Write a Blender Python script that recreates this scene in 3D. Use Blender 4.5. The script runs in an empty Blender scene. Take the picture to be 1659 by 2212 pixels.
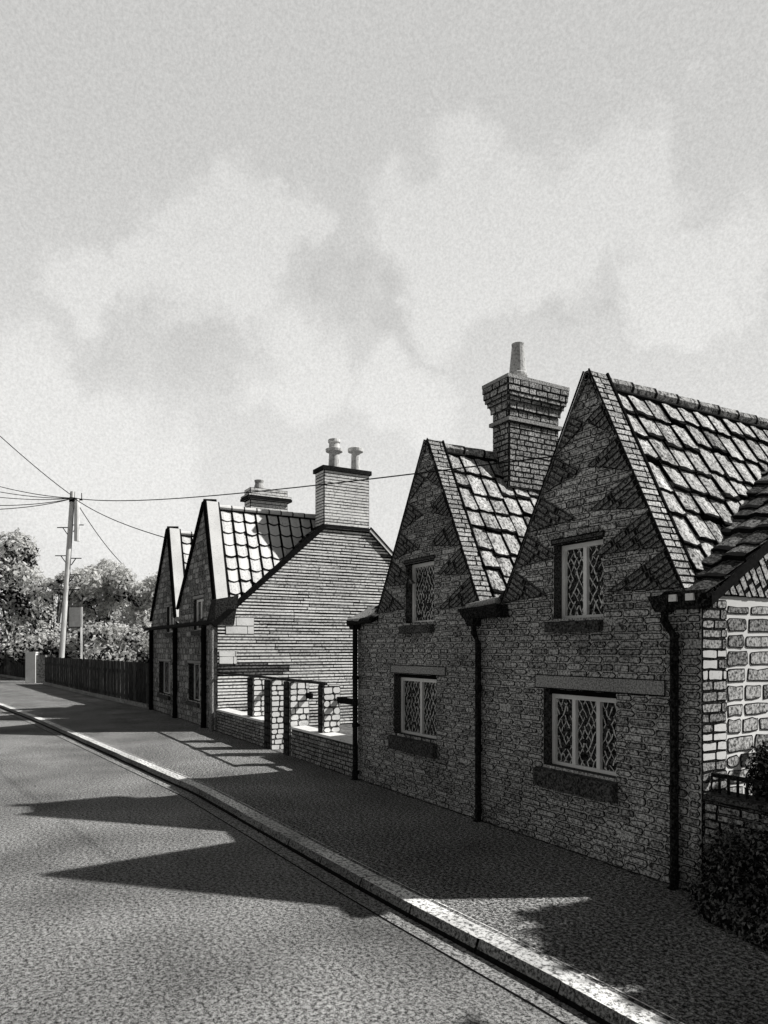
import bpy, math, random
from mathutils import Vector, Matrix
from mathutils.geometry import tessellate_polygon
random.seed(7)
R = random.random
V = Vector
sc = bpy.context.scene
COL = sc.collection

# ------------------------------------------------------------------ camera
CAM = V((12.1, -6.41, 2.5)); TH = math.radians(29.9); F = 1550.0
cd = bpy.data.cameras.new('camera'); cam = bpy.data.objects.new('camera', cd); COL.objects.link(cam)
cam.location = CAM; cam.rotation_euler = (math.pi/2, 0, math.radians(60.1))
cd.sensor_fit = 'VERTICAL'; cd.sensor_height = 36; cd.lens = F/2212*36; cd.shift_y = 294/2212.0
cd.clip_start = .05; cd.clip_end = 2000
sc.camera = cam
sc.view_settings.view_transform = 'Standard'; sc.view_settings.look = 'None'; sc.view_settings.exposure = 0
sn, cs = math.sin(TH), math.cos(TH)
def ray(x, y):                       # direction through a measured point of the view (X=street, Y=depth, Z=up)
    a = (x-829.5)/F
    return V((a*sn-cs, a*cs+sn, -(y-1400)/F))
def at_w(x, y, w=0.0):               # where that sight line meets the vertical plane Y = w
    d = ray(x, y); return CAM + d*((w-CAM.y)/d.y)
def at_u(x, y, u):
    d = ray(x, y); return CAM + d*((u-CAM.x)/d.x)
def at_g(x, y, z=0.0):
    d = ray(x, y); return CAM + d*((z-CAM.z)/d.z)
def at_d(x, y, dist):
    return CAM + ray(x, y)*dist

# ------------------------------------------------------------------ materials
def stip(name, lo, hi, scale=14, p0=.38, p1=.62, det=6, rough=.75, lowf=.25, lows=.6, stretch=None, bump=0, off=0):
    m = bpy.data.materials.new(name); m.use_nodes = True; nt = m.node_tree; N = nt.nodes; L = nt.links
    b = N['Principled BSDF']; b.inputs['Roughness'].default_value = .95
    b.inputs['Specular IOR Level'].default_value = .05
    tc = N.new('ShaderNodeTexCoord'); src = tc.outputs['Object']
    if stretch:
        mp = N.new('ShaderNodeMapping'); mp.inputs['Scale'].default_value = stretch; L.new(src, mp.inputs['Vector']); src = mp.outputs[0]
    n = N.new('ShaderNodeTexNoise'); n.inputs['Scale'].default_value = scale; n.inputs['Detail'].default_value = det
    n.inputs['Roughness'].default_value = rough; L.new(src, n.inputs['Vector'])
    r = N.new('ShaderNodeValToRGB'); L.new(n.outputs['Fac'], r.inputs['Fac'])
    r.color_ramp.elements[0].position = p0; r.color_ramp.elements[0].color = (lo, lo, lo*.98, 1)
    r.color_ramp.elements[1].position = p1; r.color_ramp.elements[1].color = (hi, hi, hi*.985, 1)
    n2 = N.new('ShaderNodeTexNoise'); n2.inputs['Scale'].default_value = lows; n2.inputs['Detail'].default_value = 3
    L.new(tc.outputs['Object'], n2.inputs['Vector'])
    mr = N.new('ShaderNodeMapRange'); mr.inputs['From Min'].default_value = .3; mr.inputs['From Max'].default_value = .7
    mr.inputs['To Min'].default_value = 1-lowf; mr.inputs['To Max'].default_value = 1+lowf; L.new(n2.outputs['Fac'], mr.inputs['Value'])
    mx = N.new('ShaderNodeVectorMath'); mx.operation = 'SCALE'; L.new(r.outputs['Color'], mx.inputs[0]); L.new(mr.outputs['Result'], mx.inputs['Scale'])
    L.new(mx.outputs[0], b.inputs['Base Color'])
    if bump:
        bp = N.new('ShaderNodeBump'); bp.inputs['Strength'].default_value = bump; bp.inputs['Distance'].default_value = .02
        L.new(n.outputs['Fac'], bp.inputs['Height']); L.new(bp.outputs[0], b.inputs['Normal'])
    return m
INK = stip('ink_black', .004, .014, 20)
INK2 = stip('dark_ink_and_shade', .008, .09, 26, .42, .60)  # general dark tone; on the pier fronts it paints shade
MORT = stip('mortar_grey', .08, .7, 36, .42, .56)
MORTD = stip('mortar_dark', .04, .35, 42, .42, .58)  # darker mortar tone for copings, chimney, low walls and kerb face
BR = [stip('brick_a', .05, .58, 34, .42, .57), stip('brick_b', .07, .66, 34, .41, .56), stip('brick_c', .03, .46, 34, .43, .58)]
BRD = [stip('brick_tumbled_a', .02, .28, 34, .43, .60), stip('brick_tumbled_b', .02, .34, 34, .43, .60)]
BRC = [stip('coping_brick_a', .08, .75, 46, .38, .58), stip('coping_brick_b', .06, .6, 46, .40, .60)]
STN = [stip('rubble_dark', .02, .5, 30, .42, .58), stip('rubble_mid', .06, .75, 30, .40, .58), stip('rubble_white', .5, .88, 24, .3, .46)]
WMORT = stip('white_mortar', .85, .97, 24, .28, .42)
TILE = [stip('pantile_pale', .10, .66, 24, .40, .54, lowf=.35, lows=5), stip('pantile_mid', .06, .56, 24, .42, .56, lowf=.4, lows=5), stip('pantile_grey', .04, .42, 24, .43, .58, lowf=.35, lows=5)]
TILED = [stip('pantile_shaded', .01, .16, 34, .43, .62), stip('pantile_shaded_mid', .02, .34, 34, .43, .62)]  # dark tile copies: shade of the street-facing slopes painted into the tone
TILEF = [stip('pantile_far_a', .6, .92, 18, .32, .44, lowf=.06), stip('pantile_far_b', .45, .88, 18, .36, .5, lowf=.1)]
COURSE = [stip('pale_course_a', .3, .95, 16, .37, .49, lowf=.2, lows=.8), stip('pale_course_b', .2, .82, 16, .38, .53, lowf=.25, lows=.9), stip('pale_course_c', .02, .22, 16, .40, .58, lowf=.2, lows=.9)]
WHITE = stip('white_stone', .5, .85, 20, .30, .46, lowf=.12, lows=1.5)
WOODW = stip('white_paint', .88, .99, 60, .36, .46)
LINT = stip('lintel_stone', .1, .5, 46, .40, .58)
SILL = stip('sill_dark', .008, .16, 40, .42, .62)
IRON = stip('iron_black', .004, .07, 40, .46, .66)
IRONG = stip('iron_grey', .05, .4, 30, .4, .62)
GLASS = stip('old_glass', .003, .16, 36, .46, .64)
LEAD = stip('lead_came', .4, .97, 40, .42, .54)
POLE = stip('pole_wood', .45, .85, 4, .3, .5, stretch=(3, 3, .4))
WIRE = stip('wire_black', .01, .02)
FENCE = stip('fence_board_dark', .006, .07, 6, .40, .62, stretch=(3, 3, .5))
FENCE2 = stip('fence_board_mid', .01, .13, 6, .40, .62, stretch=(3, 3, .5))
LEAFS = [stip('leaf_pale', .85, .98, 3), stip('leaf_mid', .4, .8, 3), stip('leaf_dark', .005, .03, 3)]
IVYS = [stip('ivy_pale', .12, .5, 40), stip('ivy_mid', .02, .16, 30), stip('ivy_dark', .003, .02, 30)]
BARK = stip('bark', .02, .15, 6)
ROAD = stip('road_surface', .015, .44, 26, .46, .55, det=6, rough=1.0, lowf=.4, lows=.45, bump=.3)
PAVE = stip('pavement_surface', .006, .74, 26, .485, .585, det=6, rough=1.0, lowf=.3, lows=.6, bump=.2)
KERBM = stip('kerb_stone', .12, .9, 22, .42, .52, det=8, lowf=.35, lows=.8)
CHAN = stip('channel_stone', .02, .5, 24, .46, .55, det=6, rough=1.0)
EARTH = stip('earth', .05, .25, 6)
HAZEL = stip('far_ground', .08, .3, 3)
def leafy(m, k=.45):
    nt = m.node_tree; b = nt.nodes['Principled BSDF']; o = nt.nodes['Material Output']
    t = nt.nodes.new('ShaderNodeBsdfTranslucent'); mx = nt.nodes.new('ShaderNodeMixShader'); mx.inputs[0].default_value = k
    nt.links.new(b.inputs['Base Color'].links[0].from_socket, t.inputs['Color'])
    nt.links.new(b.outputs[0], mx.inputs[1]); nt.links.new(t.outputs[0], mx.inputs[2]); nt.links.new(mx.outputs[0], o.inputs['Surface'])
leafy(LEAFS[0], .6); leafy(LEAFS[1], .6); leafy(IVYS[0])

# ------------------------------------------------------------------ builders
class MB:
    def __init__(s): s.v = []; s.f = []; s.m = []
    def poly(s, pts, m=0):
        i = len(s.v); s.v += [V(p) for p in pts]; s.f.append(tuple(range(i, i+len(pts)))); s.m.append(m)
    def box(s, a, b, m=0, faces=None):
        x0, y0, z0 = [min(a[i], b[i]) for i in range(3)]; x1, y1, z1 = [max(a[i], b[i]) for i in range(3)]
        s.hexa([(x0,y0,z0),(x1,y0,z0),(x1,y1,z0),(x0,y1,z0),(x0,y0,z1),(x1,y0,z1),(x1,y1,z1),(x0,y1,z1)], m)
    def hexa(s, p, m=0):
        i = len(s.v); s.v += [V(q) for q in p]
        for f in ((0,3,2,1),(4,5,6,7),(0,1,5,4),(1,2,6,5),(2,3,7,6),(3,0,4,7)):
            s.f.append(tuple(i+k for k in f)); s.m.append(m)
    def bar(s, a, b, w, h, m=0, up=V((0,0,1))):
        a, b = V(a), V(b); d = (b-a).normalized(); sd = d.cross(up)
        if sd.length < 1e-4: sd = V((1,0,0))
        sd.normalize(); u2 = sd.cross(d)
        c = [(-1,-1),(1,-1),(1,1),(-1,1)]
        P = [a+sd*(w/2*i)+u2*(h/2*j) for i, j in c]+[b+sd*(w/2*i)+u2*(h/2*j) for i, j in c]
        s.hexa(P, m)
    def tube(s, pts, rad, n=8, m=0, cap=True):
        pts = [V(p) for p in pts]; rings = []
        if not isinstance(rad, (list, tuple)): rad = [rad]*len(pts)
        for k, p in enumerate(pts):
            d = (pts[min(k+1, len(pts)-1)]-pts[max(k-1, 0)])
            d.normalize() if d.length > 0 else None
            q = d.cross(V((0,0,1)))
            if q.length < .05: q = V((1,0,0))
            q.normalize(); r = q.cross(d)
            i = len(s.v); rings.append(i)
            s.v += [p+(q*math.cos(2*math.pi*t/n)+r*math.sin(2*math.pi*t/n))*rad[k] for t in range(n)]
        for a, b in zip(rings, rings[1:]):
            for t in range(n):
                s.f.append((a+t, a+(t+1) % n, b+(t+1) % n, b+t)); s.m.append(m)
        if cap:
            s.f.append(tuple(rings[0]+t for t in reversed(range(n)))); s.m.append(m)
            s.f.append(tuple(rings[-1]+t for t in range(n))); s.m.append(m)
    def build(s, name, mats, parent=None, smooth=False):
        me = bpy.data.meshes.new(name); o = bpy.data.objects.new(name, me)
        if parent is not None and 'wloc' in parent: org = V(parent['wloc'])
        elif parent is not None: org = V((0,0,0))
        else:
            n = max(1, len(s.v)); org = V((sum(p.x for p in s.v)/n, sum(p.y for p in s.v)/n, min(p.z for p in s.v) if s.v else 0))
            o.location = org
        if parent is not None: o.parent = parent
        o['wloc'] = list(org)
        me.from_pydata([tuple(p-org) for p in s.v], [], s.f)
        for m in (mats if isinstance(mats, (list, tuple)) else [mats]): me.materials.append(m)
        for p, m in zip(me.polygons, s.m): p.material_index = m; p.use_smooth = smooth
        COL.objects.link(o); return o
def tag(o, label=None, cat=None, group=None, kind=None):
    if label: o['label'] = label
    if cat: o['category'] = cat
    if group: o['group'] = group
    if kind: o['kind'] = kind
    return o
def thing(name, loc, label, cat, group=None):
    o = bpy.data.objects.new(name, None); COL.objects.link(o); o.location = loc; o['wloc'] = list(loc)
    o.empty_display_size = .2
    return tag(o, label, cat, group)
def frame(o, ex, ey):
    o, ex, ey = V(o), V(ex).normalized(), V(ey).normalized(); n = ex.cross(ey)
    return lambda a, b, d=0: o+ex*a+ey*b+n*d
def clip(poly, conv):                # both counter-clockwise, 2d
    out = list(poly)
    for i in range(len(conv)):
        ax, ay = conv[i]; bx, by = conv[(i+1) % len(conv)]
        inp = out; out = []
        if not inp: break
        sd = lambda p: (bx-ax)*(p[1]-ay)-(by-ay)*(p[0]-ax)
        for k in range(len(inp)):
            p, q = inp[k-1], inp[k]; sp, sq = sd(p), sd(q)
            if sq >= 0:
                if sp < 0: t = sp/(sp-sq); out.append((p[0]+(q[0]-p[0])*t, p[1]+(q[1]-p[1])*t))
                out.append(q)
            elif sp >= 0:
                t = sp/(sp-sq); out.append((p[0]+(q[0]-p[0])*t, p[1]+(q[1]-p[1])*t))
    return out
def brick(mb, P, a0, a1, b0, b1, ring, proud, rnd, fill, jit=.006, conv=None, ink=0, rot=None):
    w, h = a1-a0, b1-b0
    if w < ring*2.2 or h < ring*2.2: return
    r = min(rnd*(.25+R()*1.1), w*.4, h*.4); jb = (R()-.5)*jit; b0 += jb; b1 += jb*.6; j = lambda k=1: (R()-.5)*2*jit*k
    pts = [(a0+r, b0+j()), ((a0+a1)/2, b0+j()), (a1-r, b0+j()), (a1+j(), b0+r), (a1+j(), b1-r), (a1-r, b1+j()), ((a0+a1)/2+j(3), b1+j()), (a0+r, b1+j()), (a0+j(), b1-r), (a0+j(), b0+r)]
    if rot: pts = [rot(*p) for p in pts]
    if conv: pts = clip(pts, conv)
    if len(pts) < 3: return
    xs = [p[0] for p in pts]; ys = [p[1] for p in pts]
    cx, cy = sum(xs)/len(xs), sum(ys)/len(ys)
    area = .5*abs(sum(pts[k-1][0]*pts[k][1]-pts[k][0]*pts[k-1][1] for k in range(len(pts))))
    if area < 6e-4: return
    if rot:
        inn = []
        for x, y in pts:
            dx, dy = x-cx, y-cy; L = math.hypot(dx, dy); kx = max(.2, 1-ring*1.6/max(L, 1e-4)) if L > 0 else .2
            inn.append((cx+dx*kx, cy+dy*kx))
    else:
        W, H = max(xs)-min(xs), max(ys)-min(ys)
        mx, my = (max(xs)+min(xs))/2, (max(ys)+min(ys))/2
        sx, sy = max(.1, 1-2*ring/W), max(.1, 1-2*ring*(.8+R()*.5)/H)
        inn = [(mx+(x-mx)*sx, my+(y-my)*sy) for x, y in pts]
    n = len(pts); i = len(mb.v)
    mb.v += [P(x, y, 0) for x, y in pts]+[P(x, y, proud) for x, y in pts]+[P(x, y, proud+.001) for x, y in inn]
    for k in range(n):
        q = (k+1) % n
        mb.f.append((i+k, i+q, i+n+q, i+n+k)); mb.m.append(ink)
        mb.f.append((i+n+k, i+n+q, i+2*n+q, i+2*n+k)); mb.m.append(ink)
    mb.f.append(tuple(i+2*n+k for k in range(n))); mb.m.append(fill)
def brickwork(mb, P, a0, a1, b0, b1, bh, bl, ring, fills, gap=.012, proud=.012, rnd=.02, holes=(), xlim=None, skip=0, jit=.006, conv=None, ink=0, pick=None):
    b = b0
    while b < b1-.02:
        h = bh*(.88+R()*.24); t = min(b+h, b1)
        mid = (b+t)/2; lo, hi = a0, a1
        if xlim:
            l = xlim(mid)
            if l is None: b = t; continue
            lo, hi = max(a0, l[0]), min(a1, l[1])
        spans = [(lo, hi)]
        for (h0, h1, g0, g1) in holes:
            if g0-.02 < mid < g1+.02:
                ns = []
                for s, e in spans:
                    if h1 <= s or h0 >= e: ns.append((s, e))
                    else:
                        if h0 > s: ns.append((s, h0))
                        if h1 < e: ns.append((h1, e))
                spans = ns
        for s, e in spans:
            x = s-R()*bl[0]*.6
            while x < e:
                l = bl[0]+R()*(bl[1]-bl[0]); xs, xe = max(x, s), min(x+l, e)
                if xe-xs > .03 and R() >= skip:
                    f = pick((xs+xe)/2, mid) if pick else fills[int(R()*len(fills))]
                    brick(mb, P, xs+gap/2, xe-gap/2, b+gap/2, t-gap/2, ring, proud, rnd, f, jit, conv, ink)
                x += l
        b = t
def sheet(mb, P, outer, holes=(), d=0, m=0):
    loops = [[V((x, y, 0)) for x, y in outer]]+[[V((x, y, 0)) for x, y in reversed(h)] for h in holes]
    flat = [p for l in loops for p in l]; i = len(mb.v); mb.v += [P(p.x, p.y, d) for p in flat]
    for t in tessellate_polygon(loops):
        p = [flat[k] for k in t]
        ar = (p[1]-p[0]).cross(p[2]-p[0]).z
        t = t if ar > 0 else tuple(reversed(t))
        mb.f.append(tuple(i+k for k in t)); mb.m.append(m)
def tumbled(mb, P, foot, apex, n, size, bh, ring, fills, back, side):
    """wedges of bricks laid square to the gable slope; foot/apex 2d, side=+1 when the wall lies to the right of foot->apex"""
    f, a = V((*foot, 0)), V((*apex, 0)); e = (a-f); L = e.length; e.normalize()
    nn = V((e.y, -e.x, 0))*side
    for k in range(n):
        s0 = L*(k+.02)/n; s1 = L*(k+.97)/n; dep = abs((s1-s0)*e.y/nn.y)*(.8+.25*R()); dep = min(dep, (L-s1)*.42+.08)
        p0, p1 = f+e*s0, f+e*s1; ap = p1+nn*dep
        tri = [(p0.x, p0.y), (ap.x, ap.y), (p1.x, p1.y)]
        ar = sum(tri[j-1][0]*tri[j][1]-tri[j][0]*tri[j-1][1] for j in range(3))
        if ar < 0: tri.reverse()
        mb.poly([P(x, y, .016) for x, y in tri], back)
        P2 = lambda x, y, d=0: P(x, y, .017+d)
        q = s1-.01-bh*math.ceil((s1-s0)/bh+1)
        while q < s1+.05:
            m0 = -.02
            while m0 < dep:
                l = .22+R()*.2
                def rot(x, y, f=f, e=e, nn=nn): p = f+e*x+nn*y; return (p.x, p.y)
                pts_ok = True
                brick_rot(mb, P2, q, q+bh, m0, m0+l, ring, fills[int(R()*len(fills))], tri, rot)
                m0 += l
            q += bh
def brick_rot(mb, P, a0, a1, b0, b1, ring, fill, tri, rot):
    g = .006
    pts = [rot(a0+g, b0+g), rot(a1-g, b0+g), rot(a1-g, b1-g), rot(a0+g, b1-g)]
    ar = sum(pts[j-1][0]*pts[j][1]-pts[j][0]*pts[j-1][1] for j in range(4))
    if ar < 0: pts.reverse()
    pts = clip(pts, tri)
    if len(pts) < 3: return
    ar = .5*abs(sum(pts[j-1][0]*pts[j][1]-pts[j][0]*pts[j-1][1] for j in range(len(pts))))
    if ar < 8e-4: return
    cx = sum(p[0] for p in pts)/len(pts); cy = sum(p[1] for p in pts)/len(pts)
    inn = [(cx+(x-cx)*.8, cy+(y-cy)*.8) for x, y in pts]
    n = len(pts); i = len(mb.v)
    mb.v += [P(x, y, 0) for x, y in pts]+[P(x, y, .008) for x, y in inn]
    for k in range(n):
        q = (k+1) % n
        mb.f.append((i+k, i+q, i+n+q, i+n+k)); mb.m.append(0)
    mb.f.append(tuple(i+n+k for k in range(n))); mb.m.append(fill)
def tiles(mb, P, a0, a1, s0, s1, tw, tl, fills, keep=None, curl=.035, thick=.03, inkw=.07, inkt=.10, skew=0, jit=.03, scallop=0, inkm=0):
    """pantiles over a slope; a across, s down the slope, P(a,s,d) with d off the slope"""
    na = max(1, round((a1-a0)/tw)); ns = max(1, round((s1-s0)/tl)); tw = (a1-a0)/na; tl = (s1-s0)/ns
    cols = [(R()-.5)*tl*.3 for _ in range(na)]; wob = .28 if scallop < .05 else 0
    for r in range(ns):
        for c in range(na):
            A = a0+c*tw; S = s0+r*tl+cols[c]*(1 if r else 0)
            if keep and not keep(A+tw/2, S+tl/2): continue
            S += (R()-.5)*tl*wob; E = min(S+tl*(1.12+wob*.25)+(R()-.5)*jit*2, s1+.08); itk = inkt*(.5+R()*1.6); f = fills[int(R()*R()*len(fills)) if len(fills) > 2 else int(R()*len(fills))]
            lift = thick+(R()*.02); tj = (R()-.5)*.02
            ts = [0, inkw, .3, .55, .8, 1-inkw*.35, 1]
            prof = lambda t: curl*(math.sin(t*2*math.pi*.8+.3)*.5+.5)
            rows = [(S, 0.0, 0), (S+(E-S)*(1-itk), lift*.9, 0), (E, lift, 0)]
            i = len(mb.v)
            for (q, d, _) in rows:
                for t in ts:
                    qq = q-(scallop*(2*t-1)**2 if q is not rows[0][0] else 0)
                    mb.v.append(P(A+(t+tj)*tw+skew*(q-s0), qq+(R()-.5)*(.03 if wob else .008), d+prof(t)+.004))
            nT = len(ts)
            for k in range(2):
                for t in range(nT-1):
                    a = i+k*nT+t
                    m = inkm if (t == 0 or t == nT-2 or k == 1) else f
                    mb.f.append((a, a+nT, a+nT+1, a+1)); mb.m.append(m)
            j = len(mb.v)
            for t in ts: mb.v.append(P(A+(t+tj)*tw, E-(scallop*(2*t-1)**2), -.01))
            for t in range(nT-1):
                a = i+2*nT+t; mb.f.append((a, j+t, j+t+1, a+1)); mb.m.append(inkm)

# ------------------------------------------------------------------ the setting
kerb_pts = [(60,-2.5),(14,-2.5),(8.3,-2.57),(5.7,-2.72),(-.7,-2.92),(-8.1,-3.64),(-16,-4.4),(-23.9,-5.35),(-34,-6.6),(-48,-9.2),(-75,-16),(-120,-32)]
def kw(u):
    for (u0, w0), (u1, w1) in zip(kerb_pts, kerb_pts[1:]):
        if u1 <= u <= u0: t = (u-u0)/(u1-u0); return w0+(w1-w0)*t
    return kerb_pts[-1][1]
us = []
u = 60.0
while u > -120: us.append(u); u -= .5 if -20 < u < 12 else 2
m = MB(); m.poly([(-600,-600,-.15),(600,-600,-.15),(600,600,-.15),(-600,600,-.15)])
tag(m.build('ground', HAZEL), kind='structure')
m = MB()
for a, b in zip(us, us[1:]):
    m.poly([(b, kw(b)-60, -.12), (a, kw(a)-60, -.12), (a, kw(a)-.18, -.12), (b, kw(b)-.18, -.12)])
tag(m.build('road', ROAD), kind='structure')
m = MB()
back = lambda u: .0 if u > -20 else (u+20)*.06
for a, b in zip(us, us[1:]):
    m.poly([(b, kw(b)+.26, 0), (a, kw(a)+.26, 0), (a, .6+back(a), 0), (b, .6+back(b), 0)])
tag(m.build('pavement', PAVE), kind='structure')
m = MB(); x = 7.6
while x > -18.4:
    e = x-.12-R()*.25; a = .015+R()*.05; b = .01+R()*.05
    if not (-3.6 < x < -2.4): m.poly([(e, -b, .004), (x, -a, .004), (x, .02, .004), (e, .02, .004)])
    x = e
tag(m.build('wall_foot_line', INK2), kind='structure')  # uneven dark line along the foot of the walls
# kerb: stones with dark joints and ink-dark arrises, and the channel course in the road
m = MB(); ch = MB(); un = 40.0; k = 0
def strip(mb, a, b, o0, o1, z0, z1, mi):
    n = max(1, int(abs(a-b)/.5))
    for q in range(n):
        s, e = a+(b-a)*q/n, a+(b-a)*(q+1)/n
        mb.poly([(e, kw(e)+o0, z0), (s, kw(s)+o0, z0), (s, kw(s)+o1, z1), (e, kw(e)+o1, z1)], mi)
while un > -110:
    L = .9+R()*.15; e = un-L+.02
    w1 = (R()-.5)*.016
    strip(m, un, e, .0+w1, .19, .008, .01, 1); strip(m, un, e, .19, .23, .01, .01, 3)
    strip(m, un, e, .225, .245, .01, .006, 0); strip(m, un, e, .245, .262, .006, .004, 1)
    strip(m, un, e, -.03+w1, .0+w1, -.075, .008, 2)
    strip(m, un, e, -.05, -.03+w1, -.125, -.075, 0)
    strip(m, e, un-L, -.0, .23, -.0, .003, 0) if R() < .25 else strip(m, e, un-L, 0, .23, .008, .01, 1)
    strip(ch, un, e, -.25, -.05, -.112, -.112, 1)
    strip(ch, un, e, -.266, -.25, -.117, -.112, 0)
    strip(ch, e, un-L, -.25, -.05, -.112, -.112, 1); strip(ch, e, un-L, -.266, -.25, -.117, -.112, 0)
    un -= L
tag(m.build('kerb', [INK, KERBM, MORTD, PAVE]), kind='structure')
tag(ch.build('road_channel', [INK, CHAN, MORTD]), kind='structure')
m = MB(); m.poly([(-130, .6, -.02), (60, .6, -.02), (60, 80, -.02), (-130, 80, -.02)]); m.poly([(-130, -40, -.03), (-20, -.2, -.03), (-20, .6, -.03), (-130, .6, -.03)])
tag(m.build('garden_ground', EARTH), kind='structure')

# ------------------------------------------------------------------ houses
PF = frame((0,0,0), (1,0,0), (0,0,1))       # street face, d points to the street
def window(house, u0, u1, h0, h1, nm, depth=.16, lat=.16, sill=(-.06, .0), lint=None, side=.18, w=.0, fr=.05, silh=.17, head=0, lm=None):
    H1 = h1; h1 = h1-head
    wn = MB()
    y = w+depth
    fx = fr*1.25
    wn.box((u0+.01, y-.03, h0), (u0+.01+fx, y+.02, h1)); wn.box((u1-fx-.01, y-.03, h0), (u1-.01, y+.02, h1))
    wn.box((u0+.01+fx, y-.03, h1-fx), (u1-.01-fx, y+.02, h1)); wn.box((u0+.01+fx, y-.03, h0), (u1-.01-fx, y+.02, h0+fx*.7))
    for k in range(1, nm+1):
        c = u0+(u1-u0)*k/(nm+1); wn.box((c-fx*.5, y-.035, h0+fx*.7), (c+fx*.5, y+.018, h1-fx))
    wo = wn.build('window', WOODW, house)
    if head:
        hd = MB(); hd.box((u0+.002, y-.06, h1+.002), (u1-.002, y+.02, H1-.002)); hd.build('head_gap_shade', INK, wo)  # black box paints the shaded gap between lintel and frame
    pn = MB(); pn.poly([(u0, y+.012, h0), (u1, y+.012, h0), (u1, y+.012, h1), (u0, y+.012, h1)], 0)
    sp = lat; nu = int((u1-u0+h1-h0)/sp)+2
    for sg in (1, -1):
        for k in range(-nu, nu*2):
            c = k*sp*.62
            pts = []
            steps = int((h1-h0)/(sp*.35))
            for q in range(steps+1):
                zz = h0+(h1-h0)*q/steps; xx = u0+c+sg*(zz-h0)*.55+(R()-.5)*.03
                pts.append((xx, zz))
            for p, q in zip(pts, pts[1:]):
                if u0+.04 < p[0] < u1-.04 and u0+.04 < q[0] < u1-.04 and R() > .25:
                    t = .004+R()*.008
                    pn.poly([(p[0]-t, y+.004, p[1]), (p[0]+t, y+.004, p[1]), (q[0]+t, y+.004, q[1]), (q[0]-t, y+.004, q[1])], 1)
    pn.build('pane', [GLASS, LEAD], wo)
    sl = MB(); y0 = -.09+w
    a, b = u0+sill[0], u1+sill[1]
    sl.hexa([(a, y0, h0-silh), (b, y0, h0-silh), (b, y+.02, h0-silh), (a, y+.02, h0-silh), (a, y0, h0-.05), (b, y0, h0-.05), (b, y+.02, h0-.003), (a, y+.02, h0-.003)])
    sl.build('sill', SILL, wo)
    if lint:
        ln = MB(); ln.box((lint[0], w-.022, lint[2]), (lint[1], w+.05, lint[3]))
        for (p, q) in (((lint[0], w-.026, lint[2]), (lint[1], w-.02, lint[2]+.012)), ((lint[0], w-.026, lint[3]-.01), (lint[1], w-.02, lint[3])), ((lint[0], w-.026, lint[2]), (lint[0]+.012, w-.02, lint[3])), ((lint[1]-.012, w-.026, lint[2]), (lint[1], w-.02, lint[3]))):
            ln.box(p, q, 1)
        ln.build('lintel', [lm or LINT, INK], wo)
    return wo
def downpipe(house, u, z0, z1, r=.055, off=(0, 0), w=-.09, mat=None, head=True):
    p = MB(); du, dz = off
    pts = [(u, w, z0), (u, w, z1-dz)]
    if du or dz: pts += [(u+du, w, z1), (u+du, w, z1+.12)]
    p.tube(pts, r, 8)
    z = z0+.1
    p.tube([(u, w-.0, z0-.0), (u, w-.06, z0-.02)], r*1.1, 8)
    while z < z1-dz:
        p.tube([(u, w, z), (u, w, z+.07)], r*1.22, 8); p.box((u-.02, w, z+.01), (u+.02, 0.01, z+.06)); z += .9
    o = p.build('downpipe', mat or IRON, house)
    if head:
        h = MB(); c = u+du; zz = z1+.1
        h.hexa([(c-.07, w-.07, zz), (c+.07, w-.07, zz), (c+.07, w+.07, zz), (c-.07, w+.07, zz), (c-.13, w-.12, zz+.17), (c+.13, w-.12, zz+.17), (c+.13, w+.08, zz+.17), (c-.13, w+.08, zz+.17)])
        h.build('hopper', IRON, o)
    return o
def outline(u0, u1, eave, gables):
    pts = [(u0, -.1), (u1, -.1), (u1, eave)]
    for g in reversed(gables):
        f0, ap, f1, ah, fh = g['f0'], g['ap'], g['f1'], g['ah'], g['fh']
        pts += [(f1, eave), (f1, fh), (ap+g['at'], ah), (ap-g['at'], ah), (f0, fh), (f0, eave)]
    pts.append((u0, eave)); out = []
    for p in pts:
        if not out or (abs(p[0]-out[-1][0])+abs(p[1]-out[-1][1])) > 1e-4: out.append(p)
    return out
def rect(a): return [(a[0], a[2]), (a[1], a[2]), (a[1], a[3]), (a[0], a[3])]
def xlimits(u0, u1, eave, gables):
    pass

# ================= near cottage (A) =================
A = thing('brick_cottage', (3.7, 0, 0), 'large near cottage of dark brick with two steep gables and one tall flared chimney', 'house')
AU0, AU1, AE = -.05, 7.4, 3.02
gA = [dict(f0=.75, ap=2.36, f1=3.78, ah=5.88, fh=3.12, at=.03), dict(f0=4.27, ap=5.86, f1=7.2, ah=5.82, fh=3.12, at=.03)]
def uh(x, y, w=0): p = at_w(x, y, w); return p.x, p.z
lw1 = (uh(1174, 1500)[0], uh(1331, 1500)[0], uh(1331, 1752)[1], uh(1331, 1512)[1])      # lower near
lw1 = (lw1[0], lw1[1], 1.00, 1.98)
lw2 = (uh(851, 1500)[0], uh(943, 1500)[0], 1.02, 2.06)
uw1 = (uh(1196, 1300)[0], uh(1303, 1300)[0], uh(1303, 1332)[1], uh(1303, 1160)[1])
uw2 = (uh(876, 1300)[0], uh(938, 1300)[0], uh(938, 1343)[1], uh(938, 1208)[1])
holesA = [lw1, lw2, uw1, uw2]

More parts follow.
